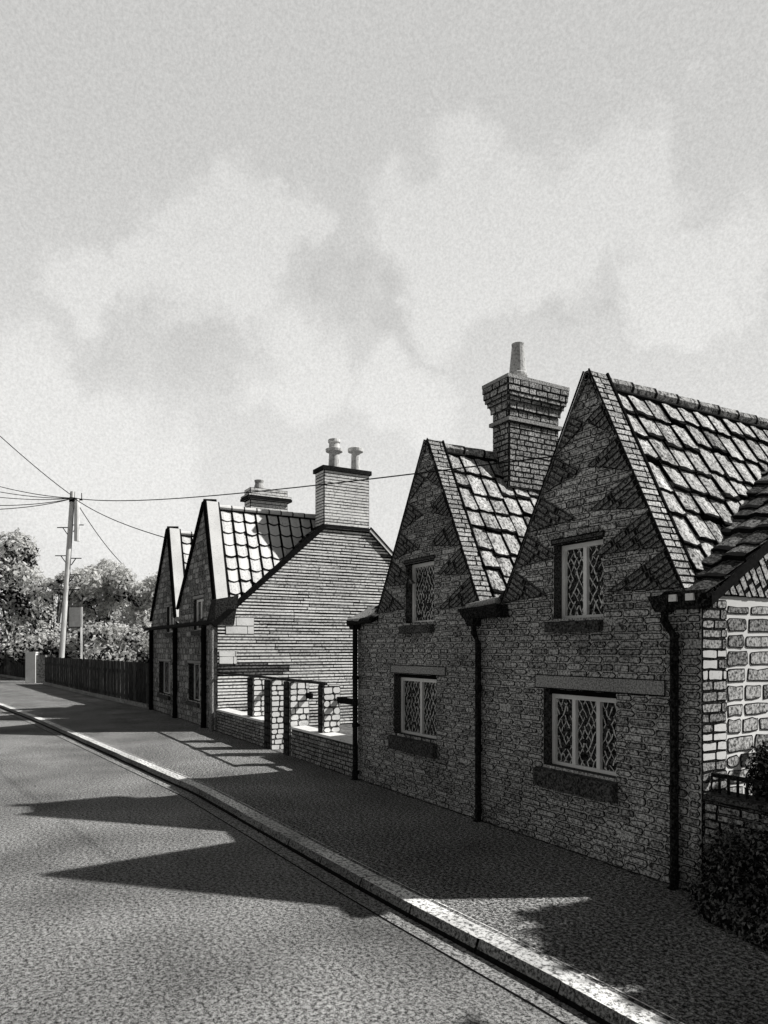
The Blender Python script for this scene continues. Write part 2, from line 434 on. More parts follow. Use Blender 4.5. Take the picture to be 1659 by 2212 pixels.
def front_wall(house, u0, u1, eave, gables, holes, depth, mats, ring, bh, bl, tum, rnd=.026, mortm=1):
    m = MB()
    sheet(m, PF, outline(u0, u1, eave, gables), [rect(h) for h in holes], 0, mortm)
    for h in holes:      # reveals
        a, b, c, d = h
        m.poly([(a, 0, c), (a, depth+.03, c), (a, depth+.03, d), (a, 0, d)], 5); m.poly([(b, 0, d), (b, depth+.03, d), (b, depth+.03, c), (b, 0, c)], 5)
        m.poly([(a, 0, d), (a, depth+.03, d), (b, depth+.03, d), (b, 0, d)], 0); m.poly([(a, 0, c), (b, 0, c), (b, depth+.03, c), (a, depth+.03, c)], 5)
    brickwork(m, PF, u0, u1, 0, eave, bh, bl, ring, [2, 2, 3, 4], holes=holes, rnd=rnd, skip=.02, gap=.016, proud=.008)
    for g in gables:
        def xl(z, g=g):
            if z < g['fh']: return (g['f0'], g['f1'])
            t = (z-g['fh'])/(g['ah']-g['fh']); return (g['f0']+(g['ap']-g['f0'])*t, g['f1']+(g['ap']-g['f1'])*t)
        brickwork(m, PF, g['f0'], g['f1'], eave, g['ah']-.05, bh, bl, ring, [2, 3, 4, 4], holes=holes, rnd=rnd*.6, xlim=xl, gap=.014, proud=.006)
        if tum:
            tumbled(m, PF, (g['f0'], g['fh']), (g['ap'], g['ah']), tum[0], tum[1], .075, ring*.8, [6, 7], 5, 1)
            tumbled(m, PF, (g['f1'], g['fh']), (g['ap'], g['ah']), tum[0], tum[1], .075, ring*.8, [6, 7], 5, -1)
    return m.build('wall', mats, house)
front_wall(A, AU0, AU1, AE, gA, holesA, .17, [INK, MORT, BR[0], BR[1], BR[2], SILL, BRD[0], BRD[1]], .0085, .086, (.18, .38), (6, .62))
window(A, *lw1, 2, depth=.17, lint=(uh(1158, 1480)[0], uh(1440, 1480)[0], 1.985, 2.16), sill=(-.10, .03), fr=.045, silh=.27, lat=.15, head=.07)
window(A, *lw2, 1, depth=.17, lint=(uh(846, 1480)[0], uh(965, 1480)[0], 2.065, 2.21), sill=(-.05, .03), fr=.045, silh=.27, lat=.15, head=.07)
window(A, *uw1, 1, depth=.16, sill=(-.07, 0), fr=.045, lat=.15, lint=(uw1[0]-.02, uw1[1]+.03, uw1[3]+.005, uw1[3]+.07), lm=SILL)  # upper windows: no real lintel, a dark strip paints the recess above
window(A, *uw2, 0, depth=.16, sill=(-.07, 0), fr=.045, lat=.13, lint=(uw2[0]-.02, uw2[1]+.03, uw2[3]+.005, uw2[3]+.07), lm=SILL)

def gable_parapet(house, g, tw, style, mats):
    """the raised verge: top surfaces running back tw, and its back face"""
    L0, L1, T0, T1 = V((g['f0'], 0, g['fh'])), V((g['f1'], 0, g['fh'])), V((g['ap']-g['at'], 0, g['ah'])), V((g['ap']+g['at'], 0, g['ah']))
    b = V((0, tw, 0)); m = MB()
    o = V((0, -.025, 0))
    for (p, q) in ((L0, T0), (T0, T1), (T1, L1)):
        m.poly([p+o, q+o, q+b, p+b], 1)
    m.poly([L1+b, T1+b, T0+b, L0+b], 0)
    m.poly([L1+o, L1+b, V((g['f1'], tw, g['fh']-.35)), V((g['f1'], -.025, g['fh']-.12))], 1)
    if style == 'brick':
        for (p, q, n0) in ((L1, T1, V((1, 0, 0))),):
            e = (q-p); ln = e.length; e.normalize()
            # ex along depth (+Y), ey up the slope: normal = Y x e points to +X side
            P = frame(p+V((0, -.02, 0)), (0, 1, 0), e)
            brickwork(m, P, 0, tw+.02, -.1, ln, .085, (tw*.55, tw*1.2), .008, [2, 3], gap=.008, proud=.01, rnd=.006)
        m.tube([L1+V((.012, -.03, 0)), T1+V((.012, -.03, .01))], .012, 5, 0)
        m.tube([L0+V((-.012, -.03, 0)), T0+V((-.012, -.03, .01))], .012, 5, 0)
        m.tube([L1+b+V((.012, .01, 0)), T1+b+V((.012, .01, .01))], .02, 5, 0)
    else:
        for (p, q, sx) in ((L1, T1, 1), (L0, T0, -1)):
            e = (q-p).normalized(); n = e.cross(V((0, 1, 0)))*(-sx); n = n if n.x*sx > 0 else -n
            s0, s1 = p-V((0, .03, 0)), q-V((0, .03, 0))
            m.hexa([s0, s0+b*1.08, s0+b*1.08+n*.09, s0+n*.09, s1, s1+b*1.08, s1+b*1.08+n*.09, s1+n*.09], 1)
            m.tube([s0+V((0, -.03, 0)), s1+V((0, -.03, 0))], .055, 5, 0)
            m.tube([s0+b*1.1+n*.05, s1+b*1.1+n*.05], .05, 5, 0)
            m.tube([s0+n*.085, s1+n*.085], .03, 5, 0)
        m.tube([T0+V((0, -.05, .07)), T0+V((0, tw, .1))], .05, 6, 0)
    m.build('coping', mats, house)
for g in gA: gable_parapet(A, g, .27, 'brick', [INK, MORTD, BRC[0], BRC[1]])

def cross_roof(house, g, w0, w1, drop, mats, fills, tw, tl, side, keep=None, ridge_m=1, **kw2):
    """one pitched slope behind a gable; side=+1 the slope facing along the street towards the viewer"""
    ap, ah = g['ap'], g['ah']-drop; fx = g['f1']+.05 if side > 0 else g['f0']-.05; fh = g['fh']-drop*.9
    e = V((fx-ap, 0, fh-ah)); L = e.length; e.normalize()
    m = MB(); m.poly([(ap, w0, ah), (ap, w1, ah), (fx, w1, fh), (fx, w0, fh)] if side < 0 else [(ap, w1, ah), (ap, w0, ah), (fx, w0, fh), (fx, w1, fh)], 0)
    if side > 0:
        n = V((0, 1, 0)).cross(e); n = -n if n.z < 0 else n
        P = lambda a, s, d=0: V((ap, w0, ah))+V((0, 1, 0))*a+e*s+n*d
        kp = (lambda a, s: keep(w0+a, ah+e.z*s)) if keep else None
        tiles(m, P, 0, w1-w0, 0, L, tw, tl, fills, kp, **kw2)
    o = m.build('roof', mats, house)
    if side > 0:
        r = MB(); y = w0
        while y < w1:
            l = .42; r.tube([(ap, y, ah+.03), (ap, min(y+l-.02, w1), ah+.035)], [.085, .095], 8, 1); r.tube([(ap, y+l-.03, ah+.03), (ap, y+l+.01, ah+.03)], .1, 8, 0); y += l
        r.tube([(ap+.07, w0, ah-.06), (ap+.07, w1, ah-.06)], .03, 5, 0)
        r.build('ridge_tile', [INK, ridge_m], o)
    return o
AM = (5.55-AE)/3.95
mainA = lambda w: AE+AM*w
for g in gA:
    cross_roof(A, g, .27, 3.95, .13, [INK, *TILE], [1, 2, 3], .30, .40, 1, keep=lambda w, h: h > mainA(w)-.12, ridge_m=TILE[1], thick=.036, curl=.03, jit=.03, inkw=.045, inkt=.06, scallop=.02)
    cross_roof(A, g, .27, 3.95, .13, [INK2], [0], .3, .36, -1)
# main roof
def main_roof(house, u0, u1, eave, wr, hr, mats, fills, tw, tl, keep=None, oh=.12, hip=0, **k2):
    m = MB(); w2 = wr*2
    sl = (hr-eave)/wr
    hp = u0-.03+hip
    wf = .3; ef = eave+.02+sl*wf
    m.poly([(u0-.03, wf, ef), (u1+oh, wf, ef), (u1+oh, wr, hr), (hp, wr, hr)], 0)
    m.poly([(hp, wr, hr), (u1+oh, wr, hr), (u1+oh, w2, eave), (u0-.03, w2, eave)], 0)
    if hip: m.poly([(u0-.03, 0, eave+.02), (hp, wr, hr), (u0-.03, w2, eave)], 0)
    m.poly([(u1+oh, 0, eave-.1), (u1+oh, 0, eave+.02), (u1+oh, wr, hr), (u1+oh, wr, hr-.12)], 0)
    m.poly([(u1+oh, w2, eave), (u1+oh, w2, eave-.1), (u1+oh, wr, hr-.12), (u1+oh, wr, hr)], 0)
    m.poly([(u1, 0, eave-.1), (u1+oh, 0, eave-.1), (u1+oh, wr, hr-.12), (u1, wr, hr-.12)], 0)
    e = V((0, -wr, eave-hr)); L = e.length; e.normalize(); n = V((1, 0, 0)).cross(e); n = -n if n.z < 0 else n
    P = lambda a, s, d=0: V((u0, wr, hr+.02))+V((1, 0, 0))*a+e*s+n*d
    if keep is not False: tiles(m, P, 0, u1+oh-u0, 0, L, tw, tl, fills, (lambda a, s: keep(u0+a, (P(a, s)).z)) if keep else None, **k2)
    m.tube([(hp, wr, hr+.02), (u1+oh, wr, hr+.02)], .09, 8, 0)
    return m.build('roof', mats, house)
main_roof(A, AU0, AU1, AE, 3.95, 5.55, [INK, *TILED], [1, 2], .27, .36, keep=lambda u, h: u > 7.08 or (u > 6.2 and h > AE+.42) or (u < .8 and h < AE+.75*(u+.05)+.1), thick=.04, hip=2.2)  # unseen far end hipped to trim the shadow cast between the cottages
# end wall with brick quoins, white-mortared rubble and tumbled verge
PE = lambda u: frame((u, 0, 0), (0, 1, 0), (0, 0, 1))
m = MB(); P = PE(AU1)
sheet(m, P, [(0, -.1), (7.9, -.1), (7.9, AE), (3.95, 5.5), (0, AE-.05)], (), 0, 1)
q = .40
z = 0; row = 0
for blk in range(12):
    pass
pal = {0: [2, 3, 4], 1: [8]}
def pickq(a, b):
    if 1.35 < b < 1.7 or 2.15 < b < 2.5 : return 8 if R() < .75 else 6
    return [2, 3, 4][int(R()*3)]
brickwork(m, P, 0, q, 0, AE-.02, .105, (.16, .38), .010, [2], gap=.010, rnd=.012, pick=pickq)
brickwork(m, P, q, 7.8, 0, AE-.06, .175, (.28, .55), .010, [6, 7, 7, 7], gap=.04, rnd=.022, proud=.008, jit=.012)
for k in range(1):
    Lx, Lz = 3.95, 5.5-AE
    sl = math.hypot(Lx, Lz); ex, ez = Lx/sl, Lz/sl
    # triangle between eave level and verge, brick courses square to the verge
    conv = [(0.02, AE+.02), (3.9, AE+.02), (3.93, 5.45)]
    s = -.3
    tri = conv
    m.poly([P(x, y, .016) for x, y in conv], 0)
    while s < sl+2:
        y0 = -2.6
        while y0 < .0:
            l = .2+R()*.2
            def rot(x, y): return (x*ex-y*ez, AE+x*ez+y*ex)
            brick_rot(m, lambda x, y, d=0: P(x, y, .017+d), s, s+.1, y0, y0+l, .008, [3, 7, 3][int(R()*3)], tri, rot)
            y0 += l
        s += .1
m.build('wall', [INK, WMORT, BR[0], BR[1], BR[2], MORTD, STN[0], STN[1], STN[2]], A)
m = MB(); m.poly([(AU0, 7.9, -.1), (AU0, 0, -.1), (AU0, 0, AE), (AU0, 7.9, AE)], 0); m.poly([(AU1, 7.9, -.1), (AU0, 7.9, -.1), (AU0, 7.9, AE), (AU1, 7.9, AE)], 0)
m.build('wall', [BR[0]], A)
# mortar band behind quoins is dark brickish: thin backing
m = MB(); m.poly([P(0, -.1, .003), P(q-.01, -.1, .003), P(q-.01, AE-.02, .003), P(0, AE-.02, .003)]); m.build('quoin_backing', [MORTD], A)
downpipe(A, uh(776, 1600)[0], .0, 2.75, off=(.0, .1), w=-.09, r=.05)
downpipe(A, uh(1041, 1600)[0], .0, 2.72, off=(-.1, .14), w=-.07, r=.044)
downpipe(A, uh(1466, 1600)[0], .0, 2.78, off=(-.12, .16), w=-.07, r=.044)
# eave ends, gutters and kneelers
g_ = MB()
g_.hexa([(3.55, -.16, 2.93), (4.42, -.16, 2.93), (4.42, .02, 2.93), (3.55, .02, 2.93), (3.5, -.22, 3.07), (4.38, -.22, 3.1), (4.38, .02, 3.1), (3.5, .02, 3.07)], 0)
g_.tube([(3.62, -.12, 3.1), (4.3, -.12, 3.16)], .05, 8, 1)
g_.build('gutter', [IRON, LINT], A)
g_ = MB()
g_.tube([(-.12, -.16, 2.98), (.72, -.12, 3.02)], .06, 8, 0); g_.hexa([(-.1, -.2, 3.0), (.35, -.2, 3.0), (.35, .35, 3.0), (-.1, .35, 3.0), (-.1, -.2, 3.05), (.35, -.2, 3.05), (.35, .35, 3.32), (-.1, .35, 3.32)], 1)
g_.build('gutter', [IRON, LINT], A)
g_ = MB()
g_.hexa([(7.1, -.12, 2.9), (7.45, -.12, 2.9), (7.5, .05, 2.9), (7.1, .05, 2.9), (7.08, -.16, 3.08), (7.48, -.16, 3.08), (7.5, .05, 3.1), (7.08, .05, 3.1)], 0)
for c in ((7.14, 1), (7.34, 1)): g_.box((c[0], -.17, 2.98), (c[0]+.09, -.1, 3.05), 1)
g_.build('kneeler', [IRON, STN[2]], A)
# chimney A
def chimney(house, u0, u1, w0, w1, levels, mats, bh, bl, ring, fills, bands=(), jit=.004, rnd=.006):
    """levels: (z, grow) outline; brick on the two seen faces"""
    m = MB()
    for (z0, g0), (z1, g1) in zip(levels, levels[1:]):
        A0 = [V((u0-g0, w0-g0, z0)), V((u1+g0, w0-g0, z0)), V((u1+g0, w1+g0, z0)), V((u0-g0, w1+g0, z0))]
        A1 = [V((u0-g1, w0-g1, z1)), V((u1+g1, w0-g1, z1)), V((u1+g1, w1+g1, z1)), V((u0-g1, w1+g1, z1))]
        m.hexa(A0+A1, 1)
        if z1-z0 > .05:
            z = z0; n = max(1, round((z1-z0)/bh)); st = (z1-z0)/n
            for k in range(n):
                za, zb = z0+st*k, z0+st*(k+1); t = (k+.5)/n; g = g0+(g1-g0)*t+.002
                for (o, ex, L) in (((u0-g, w0-g, 0), (1, 0, 0), u1-u0+2*g), ((u1+g, w0-g, 0), (0, 1, 0), w1-w0+2*g)):
                    Pq = frame(o, ex, (0, 0, 1))
                    f2 = fills if o[0] > u1 else fills
                    brickwork(m, Pq, 0, L, za, zb, st*1.2, bl, ring, f2, gap=.008, proud=.012+abs(g1-g0)*.1, rnd=rnd, jit=jit)
    for (z0, z1, g) in bands: m.box((u0-g, w0-g, z0), (u1+g, w1+g, z1), 4)
    return m.build('chimney', mats, house)
def pot(parent, u, w, prof, mat):
    m = MB(); m.tube([(u, w, z) for z, r in prof], [r for z, r in prof], 16, 0)
    return m.build('chimney_pot', mat, parent, smooth=False)
ca = chimney(A, 2.33, 2.75, 1.38, 2.47, [(5.2, 0), (6.28, 0), (6.36, .04), (6.38, 0), (6.5, 0), (6.62, .05), (6.76, .11), (6.97, .13), (7.0, .12)], [INK, MORTD, BR[0], BR[2], LINT], .092, (.14, .3), .009, [2, 3, 3], bands=[(6.30, 6.36, .055), (6.97, 7.03, .14)])
pp = at_u(1117, 800, 2.5)
POTM = stip('clay_pot', .18, .6, 22, .34, .52)
pot(ca, 2.52, pp.y, [(7.02, .13), (7.07, .12), (7.08, .10), (7.17, .10), (7.18, .165), (7.22, .165), (7.24, .15), (7.7, .105), (7.74, .11), (7.74, .07)], POTM)

# ================= far cottage (C) =================
Cc = thing('brick_cottage', (-13.8, 0, 0), 'farther cottage with pale striped brick end wall, two narrow white-coped gables and two chimneys', 'house')
CU0, CU1, CE = -18.5, -9.1, 3.3
gC = [dict(f0=-18.1, ap=-15.2, f1=-14.1, ah=6.95, fh=3.6, at=.05), dict(f0=-13.7, ap=-10.35, f1=-9.25, ah=7.1, fh=3.9, at=.05)]
cl1 = (uh(408, 1500)[0], uh(432, 1500)[0], .75, 1.98); cl2 = (uh(344, 1500)[0], uh(368, 1500)[0], .75, 1.98)
cu1 = (uh(419, 1300)[0], uh(440, 1300)[0], 3.1, 4.1); cu2 = (uh(361, 1300)[0], uh(377, 1300)[0], 3.1, 4.1)
front_wall(Cc, CU0, CU1, CE, gC, [cl1, cl2, cu1, cu2], .2, [INK, stip('mortar_far', .12, .5, 14, .36, .56), stip('brick_far_a', .05, .42, 12, .38, .58), stip('brick_far_b', .08, .5, 12, .36, .56), stip('brick_far_c', .03, .3, 12, .4, .6), INK2, BRD[0], BRD[1]], .012, .19, (.3, .6), None, rnd=.03)
for h in (cl1, cl2): window(Cc, *h, 1, depth=.2, lat=.3, fr=.025, lint=(h[0]-.15, h[1]+.15, h[3]+.01, h[3]+.12))
for h in (cu1, cu2): window(Cc, *h, 1, depth=.12, lat=.3, fr=.06, lint=(h[0]-.1, h[1]+.1, h[3]+.01, h[3]+.12))
for g in gC: gable_parapet(Cc, g, .36, 'stone', [INK, WHITE])
CWR = 4.36; CHR = 7.25; CM = (CHR-CE)/CWR
for g in gC:
    cross_roof(Cc, g, .42, 4.35, .15, [INK, *TILEF], [1, 2], .40, .40, 1, keep=lambda w, h: h > CE+CM*w-.2, ridge_m=WHITE, thick=.02, curl=.03, inkw=.12, inkt=.05, scallop=.09, jit=.01)
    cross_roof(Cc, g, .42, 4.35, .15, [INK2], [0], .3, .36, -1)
main_roof(Cc, CU0, -9.76, CE, CWR, CHR-.15, [INK, *TILED], [1, 2], .35, .4, keep=lambda u, h: u > -11, oh=0, thick=.03)
m = MB(); kk = (CHR-.15-CE)/CWR
m.poly([(-9.76, .3, CE+.3*kk), (-9.0, .3, CE+.3*kk), (-9.0, 3.5, CE+kk*3.5), (-9.76, 3.5, CE+kk*3.5)]); m.poly([(-9.76, 5.2, CE+kk*3.52), (-9.0, 5.2, CE+kk*3.52), (-9.0, 8.72, CE), (-9.76, 8.72, CE)])
m.build('roof', [INK2], Cc)
m = MB(); P = PE(CU1)
sheet(m, P, [(0, -.1), (8.72, -.1), (8.72, CE), (5.25, 6.45), (3.5, 6.45), (0, CE-.05)], (), 0, 0)
def xlc(z):
    if z < CE: return (0, 8.7)
    t = (z-CE)/CM; return (t+.05, 8.7-t-.05)
def pickc(a, b):
    if a < 1.2 and (2.95 < b < 3.6) and R() < .5: return 4
    if a < .5 and 2.0 < b < 2.3: return 4
    if 1.6 < b < 2.0 and a < 1.5-(b-1.6): return 5
    if b > 4.6 and a > 4.9+(6.4-b)*.9: return 5 if R() < .6 else 3
    return 2 if R() < .6 else 3
b = 0.0
while b < 6.4:
    h = .098
    l = xlc(b+h/2); x = l[0]
    while x < l[1]:
        ln = 1.2+R()*1.2
        e = min(x+ln, l[1])
        brick(m, P, x, e-.004, b+.013, b+h-.013+(R()-.5)*.01, .009, .006, .01, pickc((x+e)/2, b), .007, ink=0)
        x = e
    b += h
m.build('wall', [INK, INK, COURSE[0], COURSE[1], WHITE, COURSE[2]], Cc)
# pale quoin blocks by the corner
m = MB()
for (a0, a1, z0, z1) in ((.25, 1.15, 2.93, 3.45), (.05, .6, 2.02, 2.42)):
    m = MB(); brickwork(m, frame((CU1+.012, 0, 0), (0, 1, 0), (0, 0, 1)), a0, a1, z0, z1, .24, (.5, .8), .006, [1], gap=.006, rnd=.015)
    m.build('quoin', [INK, WHITE], Cc)
m = MB(); 
m.poly([(CU0, 8.72, -.1), (CU0, 0, -.1), (CU0, 0, CE), (CU0, 4.36, 7.0), (CU0, 8.72, CE)]); m.poly([(CU1, 8.72, -.1), (CU0, 8.72, -.1), (CU0, 8.72, CE), (CU1, 8.72, CE)])
m.build('wall', [BR[0]], Cc)
# verge boards on the end wall
vb = MB()
vb.bar((CU1+.06, -.15, CE-.12), (CU1+.06, 3.5, 6.47), .14, .16, 0); vb.bar((CU1+.06, 5.2, 6.47), (CU1+.06, 8.8, CE-.1), .1, .10, 1); vb.bar((CU1+.1, 5.2, 6.54), (CU1+.1, 8.8, CE-.0), .05, .05, 0)
vb.build('verge_board', [INK, WHITE], Cc)
for x, o_, mm in ((445.5, 0, INK), (383, 0, INK), (331, 0, INK)):
    downpipe(Cc, uh(x, 1500)[0], 0, 3.05, off=(.0, .08), r=.078, mat=mm)
m = MB(); m.tube([(CU1-.06, -.16, .0), (CU1-.06, -.16, 3.2)], .07, 8, 0); m.build('corner_post', [IRONG], Cc)
g_ = MB()
g_.hexa([(CU1-.9, -.1, 3.2), (CU1+.05, -.1, 3.2), (CU1+.05, .5, 3.2), (CU1-.9, .5, 3.2), (CU1-.1, -.15, 3.95), (CU1+.2, -.1, 3.95), (CU1+.2, .6, 4.1), (CU1-.1, .6, 4.1)], 0)
g_.build('kneeler', [INK2], Cc)
g_ = MB(); g_.tube([(-18.7, -.14, 3.28), (-9.0, -.14, 3.28)], .07, 8, 0); g_.build('gutter', [IRON], Cc)
CH = [INK, INK, COURSE[0], COURSE[1], IRON]
c1 = chimney(Cc, -9.75, -9.09, 3.53, 5.19, [(6.4, 0), (6.47, .06), (6.52, 0), (8.3, 0), (8.42, .06)], CH, .10, (9, 10), .010, [2, 2, 3], bands=[(8.30, 8.44, .07), (6.42, 6.5, .09)])
pt = [(8.44, .17), (9.18, .15), (9.2, .27), (9.27, .3), (9.32, .24), (9.35, .17), (9.6, .17), (9.65, .21), (9.72, .2), (9.72, .1)]
pa = at_u(722, 1000, -9.4); pb = at_u(768, 1000, -9.4)
pot(c1, -9.4, pa.y, [(8.44, .2), (9.0, .17), (9.02, .28), (9.1, .29), (9.12, .18), (9.3, .17), (9.33, .21), (9.42, .2), (9.43, .1)], stip('clay_pot_far', .3, .75, 12, .34, .5))
pot(c1, -9.4, pb.y, [(8.44, .16), (9.08, .14), (9.12, .26), (9.22, .27), (9.26, .2), (9.26, .1)], stip('clay_pot_far_b', .3, .75, 12, .34, .5))
q0 = at_u(541, 1115, -15.9); q1 = at_u(621, 1115, -15.9)
c2 = chimney(Cc, -16.6, -15.9, q0.y, q1.y, [(6.3, 0), (8.55, 0), (8.7, .12), (8.78, .12), (8.8, .0), (9.05, .0)], CH, .13, (9, 10), .012, [2, 2, 3], bands=[(8.58, 8.68, .15)])
pc = at_u(560, 1050, -16.2)
pot(c2, -16.2, pc.y, [(9.05, .22), (9.11, .22), (9.3, .17), (9.41, .2), (9.43, .2), (9.43, .1)], POTM)

# ------------------------------------------------------------------ garden wall, piers and beam between the cottages
def low_wall(name, u0, u1, w, h, t, label, cop=WHITE, cat='wall', fills=(1, 2), ends=(0, 0)):
    T = thing(name, ((u0+u1)/2, w, 0), label, cat)
    m = MB(); m.box((u0, w, -.1), (u1, w+t, h), 3)
    brickwork(m, frame((u0, w, 0), (1, 0, 0), (0, 0, 1)), 0, u1-u0, 0, h, .085, (.18, .34), .009, list(fills), gap=.008, rnd=.006)
    brickwork(m, frame((u1, w, 0), (0, 1, 0), (0, 0, 1)), 0, t, 0, h, .085, (.18, .34), .009, list(fills), gap=.008, rnd=.006)
    m.build('wall_body', [INK, BR[0], BR[2], MORTD], T)
    c = MB(); x = u0
    while x < u1-.05:
        e = min(x+.6+R()*.2, u1); c.hexa([(x+.005, w-.04, h), (e-.005, w-.04, h), (e-.005, w+t+.03, h), (x+.005, w+t+.03, h), (x+.005, w-.03, h+.05), (e-.005, w-.03, h+.05), (e-.005, w+t+.02, h+.06), (x+.005, w+t+.02, h+.06)], 0); x = e
    c.bar((u0, w-.035, h-.005), (u1, w-.035, h-.005), .012, .012, 1)
    c.build('coping', [cop, INK], T)
    return T
pier_px = [(456, 467, 515), (535, 546, 576), (578, 591, 618), (620, 632, 668), (688, 697, 735)]
def pu(x, w=.06): return at_w(x, 1500, w).x
low_wall('garden_wall', CU1+.02, pu(577), 0, .62, .32, 'low dark brick garden wall with pale coping joining the farther cottage')
low_wall('garden_wall', pu(636), -.08, 0, .64, .32, 'low dark brick garden wall with pale coping joining the nearer cottage')
plabs = ['pale stone pier on the garden wall right beside the farther cottage corner', 'pale stone pier second from the farther cottage, left of the opening', 'tall pale stone pier reaching the ground at the opening in the garden wall', 'pale stone pier on the right side of the wall opening', 'pale stone pier nearest the near cottage and its downpipe']
PIERM = [INK, stip('pier_mortar', .1, .5, 20), stip('pier_stone', .7, .97, 16, .33, .45), stip('pier_stone_b', .5, .9, 16, .35, .5), INK2]
pus = []
for i, (xl, xc, xr) in enumerate(pier_px):
    ul, uc = pu(xl), pu(xc); wr_ = at_u(xr, 1500, uc).y
    wr_ = min(wr_, .95)
    base = .69 if i in (0, 1, 4) else -.02
    top = 1.72
    if i == 3: base = -.02
    w0 = .06 if i not in (2, 3) else -.02
    m = MB(); m.box((ul, w0, base), (uc, wr_, top), 1); m.poly([(ul, w0-.003, base), (uc, w0-.003, base), (uc, w0-.003, top), (ul, w0-.003, top)], 4)  # street face painted near black for its shade
    brickwork(m, frame((uc, w0, 0), (0, 1, 0), (0, 0, 1)), .015, wr_-w0, base, top, .14, (.16, .3), .009, [2, 2, 3], gap=.012, rnd=.03, proud=.015)
    brickwork(m, frame((ul, w0-.004, 0), (1, 0, 0), (0, 0, 1)), 0, uc-ul, base, top, .2, (.3, .5), .02, [4], gap=.004, rnd=.01, proud=.01)
    o = m.build('stone_pier', PIERM); tag(o, plabs[i], 'pier', 'pale stone piers between the cottages'); pus.append((ul, uc, wr_))
m = MB(); m.bar((pus[0][0]-.1, .1, 1.76), (pus[4][1]+.1, .1, 1.75), .05, .06, 0)
tag(m.build('timber_beam', [INK2]), 'dark timber beam laid along the tops of the pale stone piers', 'beam')
rlabs = ['short black rail end on the first pale pier beside the farther cottage', 'short black rail end on the second pale pier left of the wall opening', 'short black rail end on the pale pier just right of the wall opening', 'black rail running from the last pale pier to the near cottage wall']
for (a, b), lb in zip(((pus[0][1], pus[1][0]), (pus[1][1], pus[2][0]), (pus[3][1], pus[4][0]), (pus[4][1], -.06)), rlabs):
    m = MB(); b = b if b > -.1 else min(b, a+.30)
    m.bar((a-.02, .42, 1.39), (b, .42, 1.39), .05, .13, 0)
    tag(m.build('timber_rail', [INK]), lb, 'rail', 'black rails fixed to the pale piers')

# near low wall with railing, ivy
nw = low_wall('garden_wall', AU1+.03, 13.5, .02, .98, .26, 'low brick wall half hidden by dark ivy at the right edge', cop=SILL, fills=(1, 1, 2))
rl = thing('railing', (10, .15, 1.04), 'short black iron railing on the low brick wall by the ivy', 'railing')
m = MB(); x = AU1+.1
while x < 13.4: m.bar((x, .15, 1.03), (x, .15, 1.2), .02, .02); x += .1
m.build('baluster_row', [IRON], rl)
m = MB(); m.bar((AU1+.03, .15, 1.21), (13.45, .15, 1.21), .05, .04); m.build('top_rail', [IRON], rl)

def leaves(mb, n, lobes, size, wts=(.45, .3, .25), flat=1.0, shell=.55, pale=(-.15, .3)):
    for _ in range(n):
        c, r = lobes[int(R()*len(lobes))]
        d = V((random.gauss(0, 1), random.gauss(0, 1), random.gauss(0, 1))); d.normalize()
        k = shell+(1-shell)*R()**.6
        bump = 1+.12*math.sin(d.x*7+c[0])*math.cos(d.z*6+c[1]*3)
        p = V(c)+V((d.x*r[0], d.y*r[1], d.z*r[2]))*k*bump
        nrm = (d*.8+V((R()-.5, R()-.5, R()-.5))*1.4).normalized()
        t = nrm.cross(V((R()-.5, R()-.5, R()-.5))).normalized(); b = nrm.cross(t)
        s = size*(.5+R()*.9)*(1 if R() > .12 else .6); p = p+d*(R()**4)*size*1.6
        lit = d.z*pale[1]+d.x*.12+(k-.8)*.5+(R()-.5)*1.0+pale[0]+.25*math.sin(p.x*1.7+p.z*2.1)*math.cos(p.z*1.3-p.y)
        mi = 0 if lit > .0 else (1 if lit > -.15 else 2)  # light painted into leaf tone: paler on top and sunward, darker within
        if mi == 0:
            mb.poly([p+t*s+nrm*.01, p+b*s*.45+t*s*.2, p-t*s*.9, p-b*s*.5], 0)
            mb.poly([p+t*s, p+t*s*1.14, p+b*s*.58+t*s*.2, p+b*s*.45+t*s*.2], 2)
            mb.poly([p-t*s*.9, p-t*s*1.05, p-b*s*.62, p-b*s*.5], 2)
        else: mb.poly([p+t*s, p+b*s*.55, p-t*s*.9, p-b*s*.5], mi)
def shrub(name, lobes, n, size, mats, label, cat, trunk=None, group=None, shell=.5, pale=(-.2, .3)):
    cx = sum(l[0][0] for l in lobes)/len(lobes); cy = sum(l[0][1] for l in lobes)/len(lobes)
    T = thing(name, (cx, cy, 0), label, cat, group)
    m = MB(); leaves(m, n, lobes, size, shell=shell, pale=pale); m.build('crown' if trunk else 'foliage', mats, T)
    t = MB()
    h = trunk[0] if trunk else .5; r = trunk[1] if trunk else .04
    t.tube([(cx, cy, -.05), (cx+.05, cy, h*.5), (cx, cy+.05, h)], [r, r*.8, r*.6], 8)
    for l in lobes[:8]:
        t.tube([(cx, cy, h*.7), tuple((V((cx, cy, h))+V(l[0]))*.5), l[0]], [r*.5, r*.35, r*.12], 6)
    t.build('trunk' if trunk else 'stem', [BARK], T)
    return T
IV = [((7.55, -.1, .12), (.12, .12, .16)), ((8.05, -.5, .08), (.3, .16, .12)), ((8.5, -.62, .08), (.3, .14, .12)), ((7.75, -.12, .35), (.28, .2, .42)), ((8.1, -.2, .42), (.4, .28, .5)), ((8.6, -.25, .5), (.5, .33, .58)), ((9.2, -.25, .5), (.6, .33, .6)), ((8.0, -.32, .15), (.5, .3, .22)), ((8.9, -.4, .2), (.6, .3, .3))]
shrub('ivy_bush', IV, 20000, .024, IVYS, 'dark dense ivy bush spilling over the pavement against the low brick wall', 'bush', shell=.3, pale=(-.32, .2))
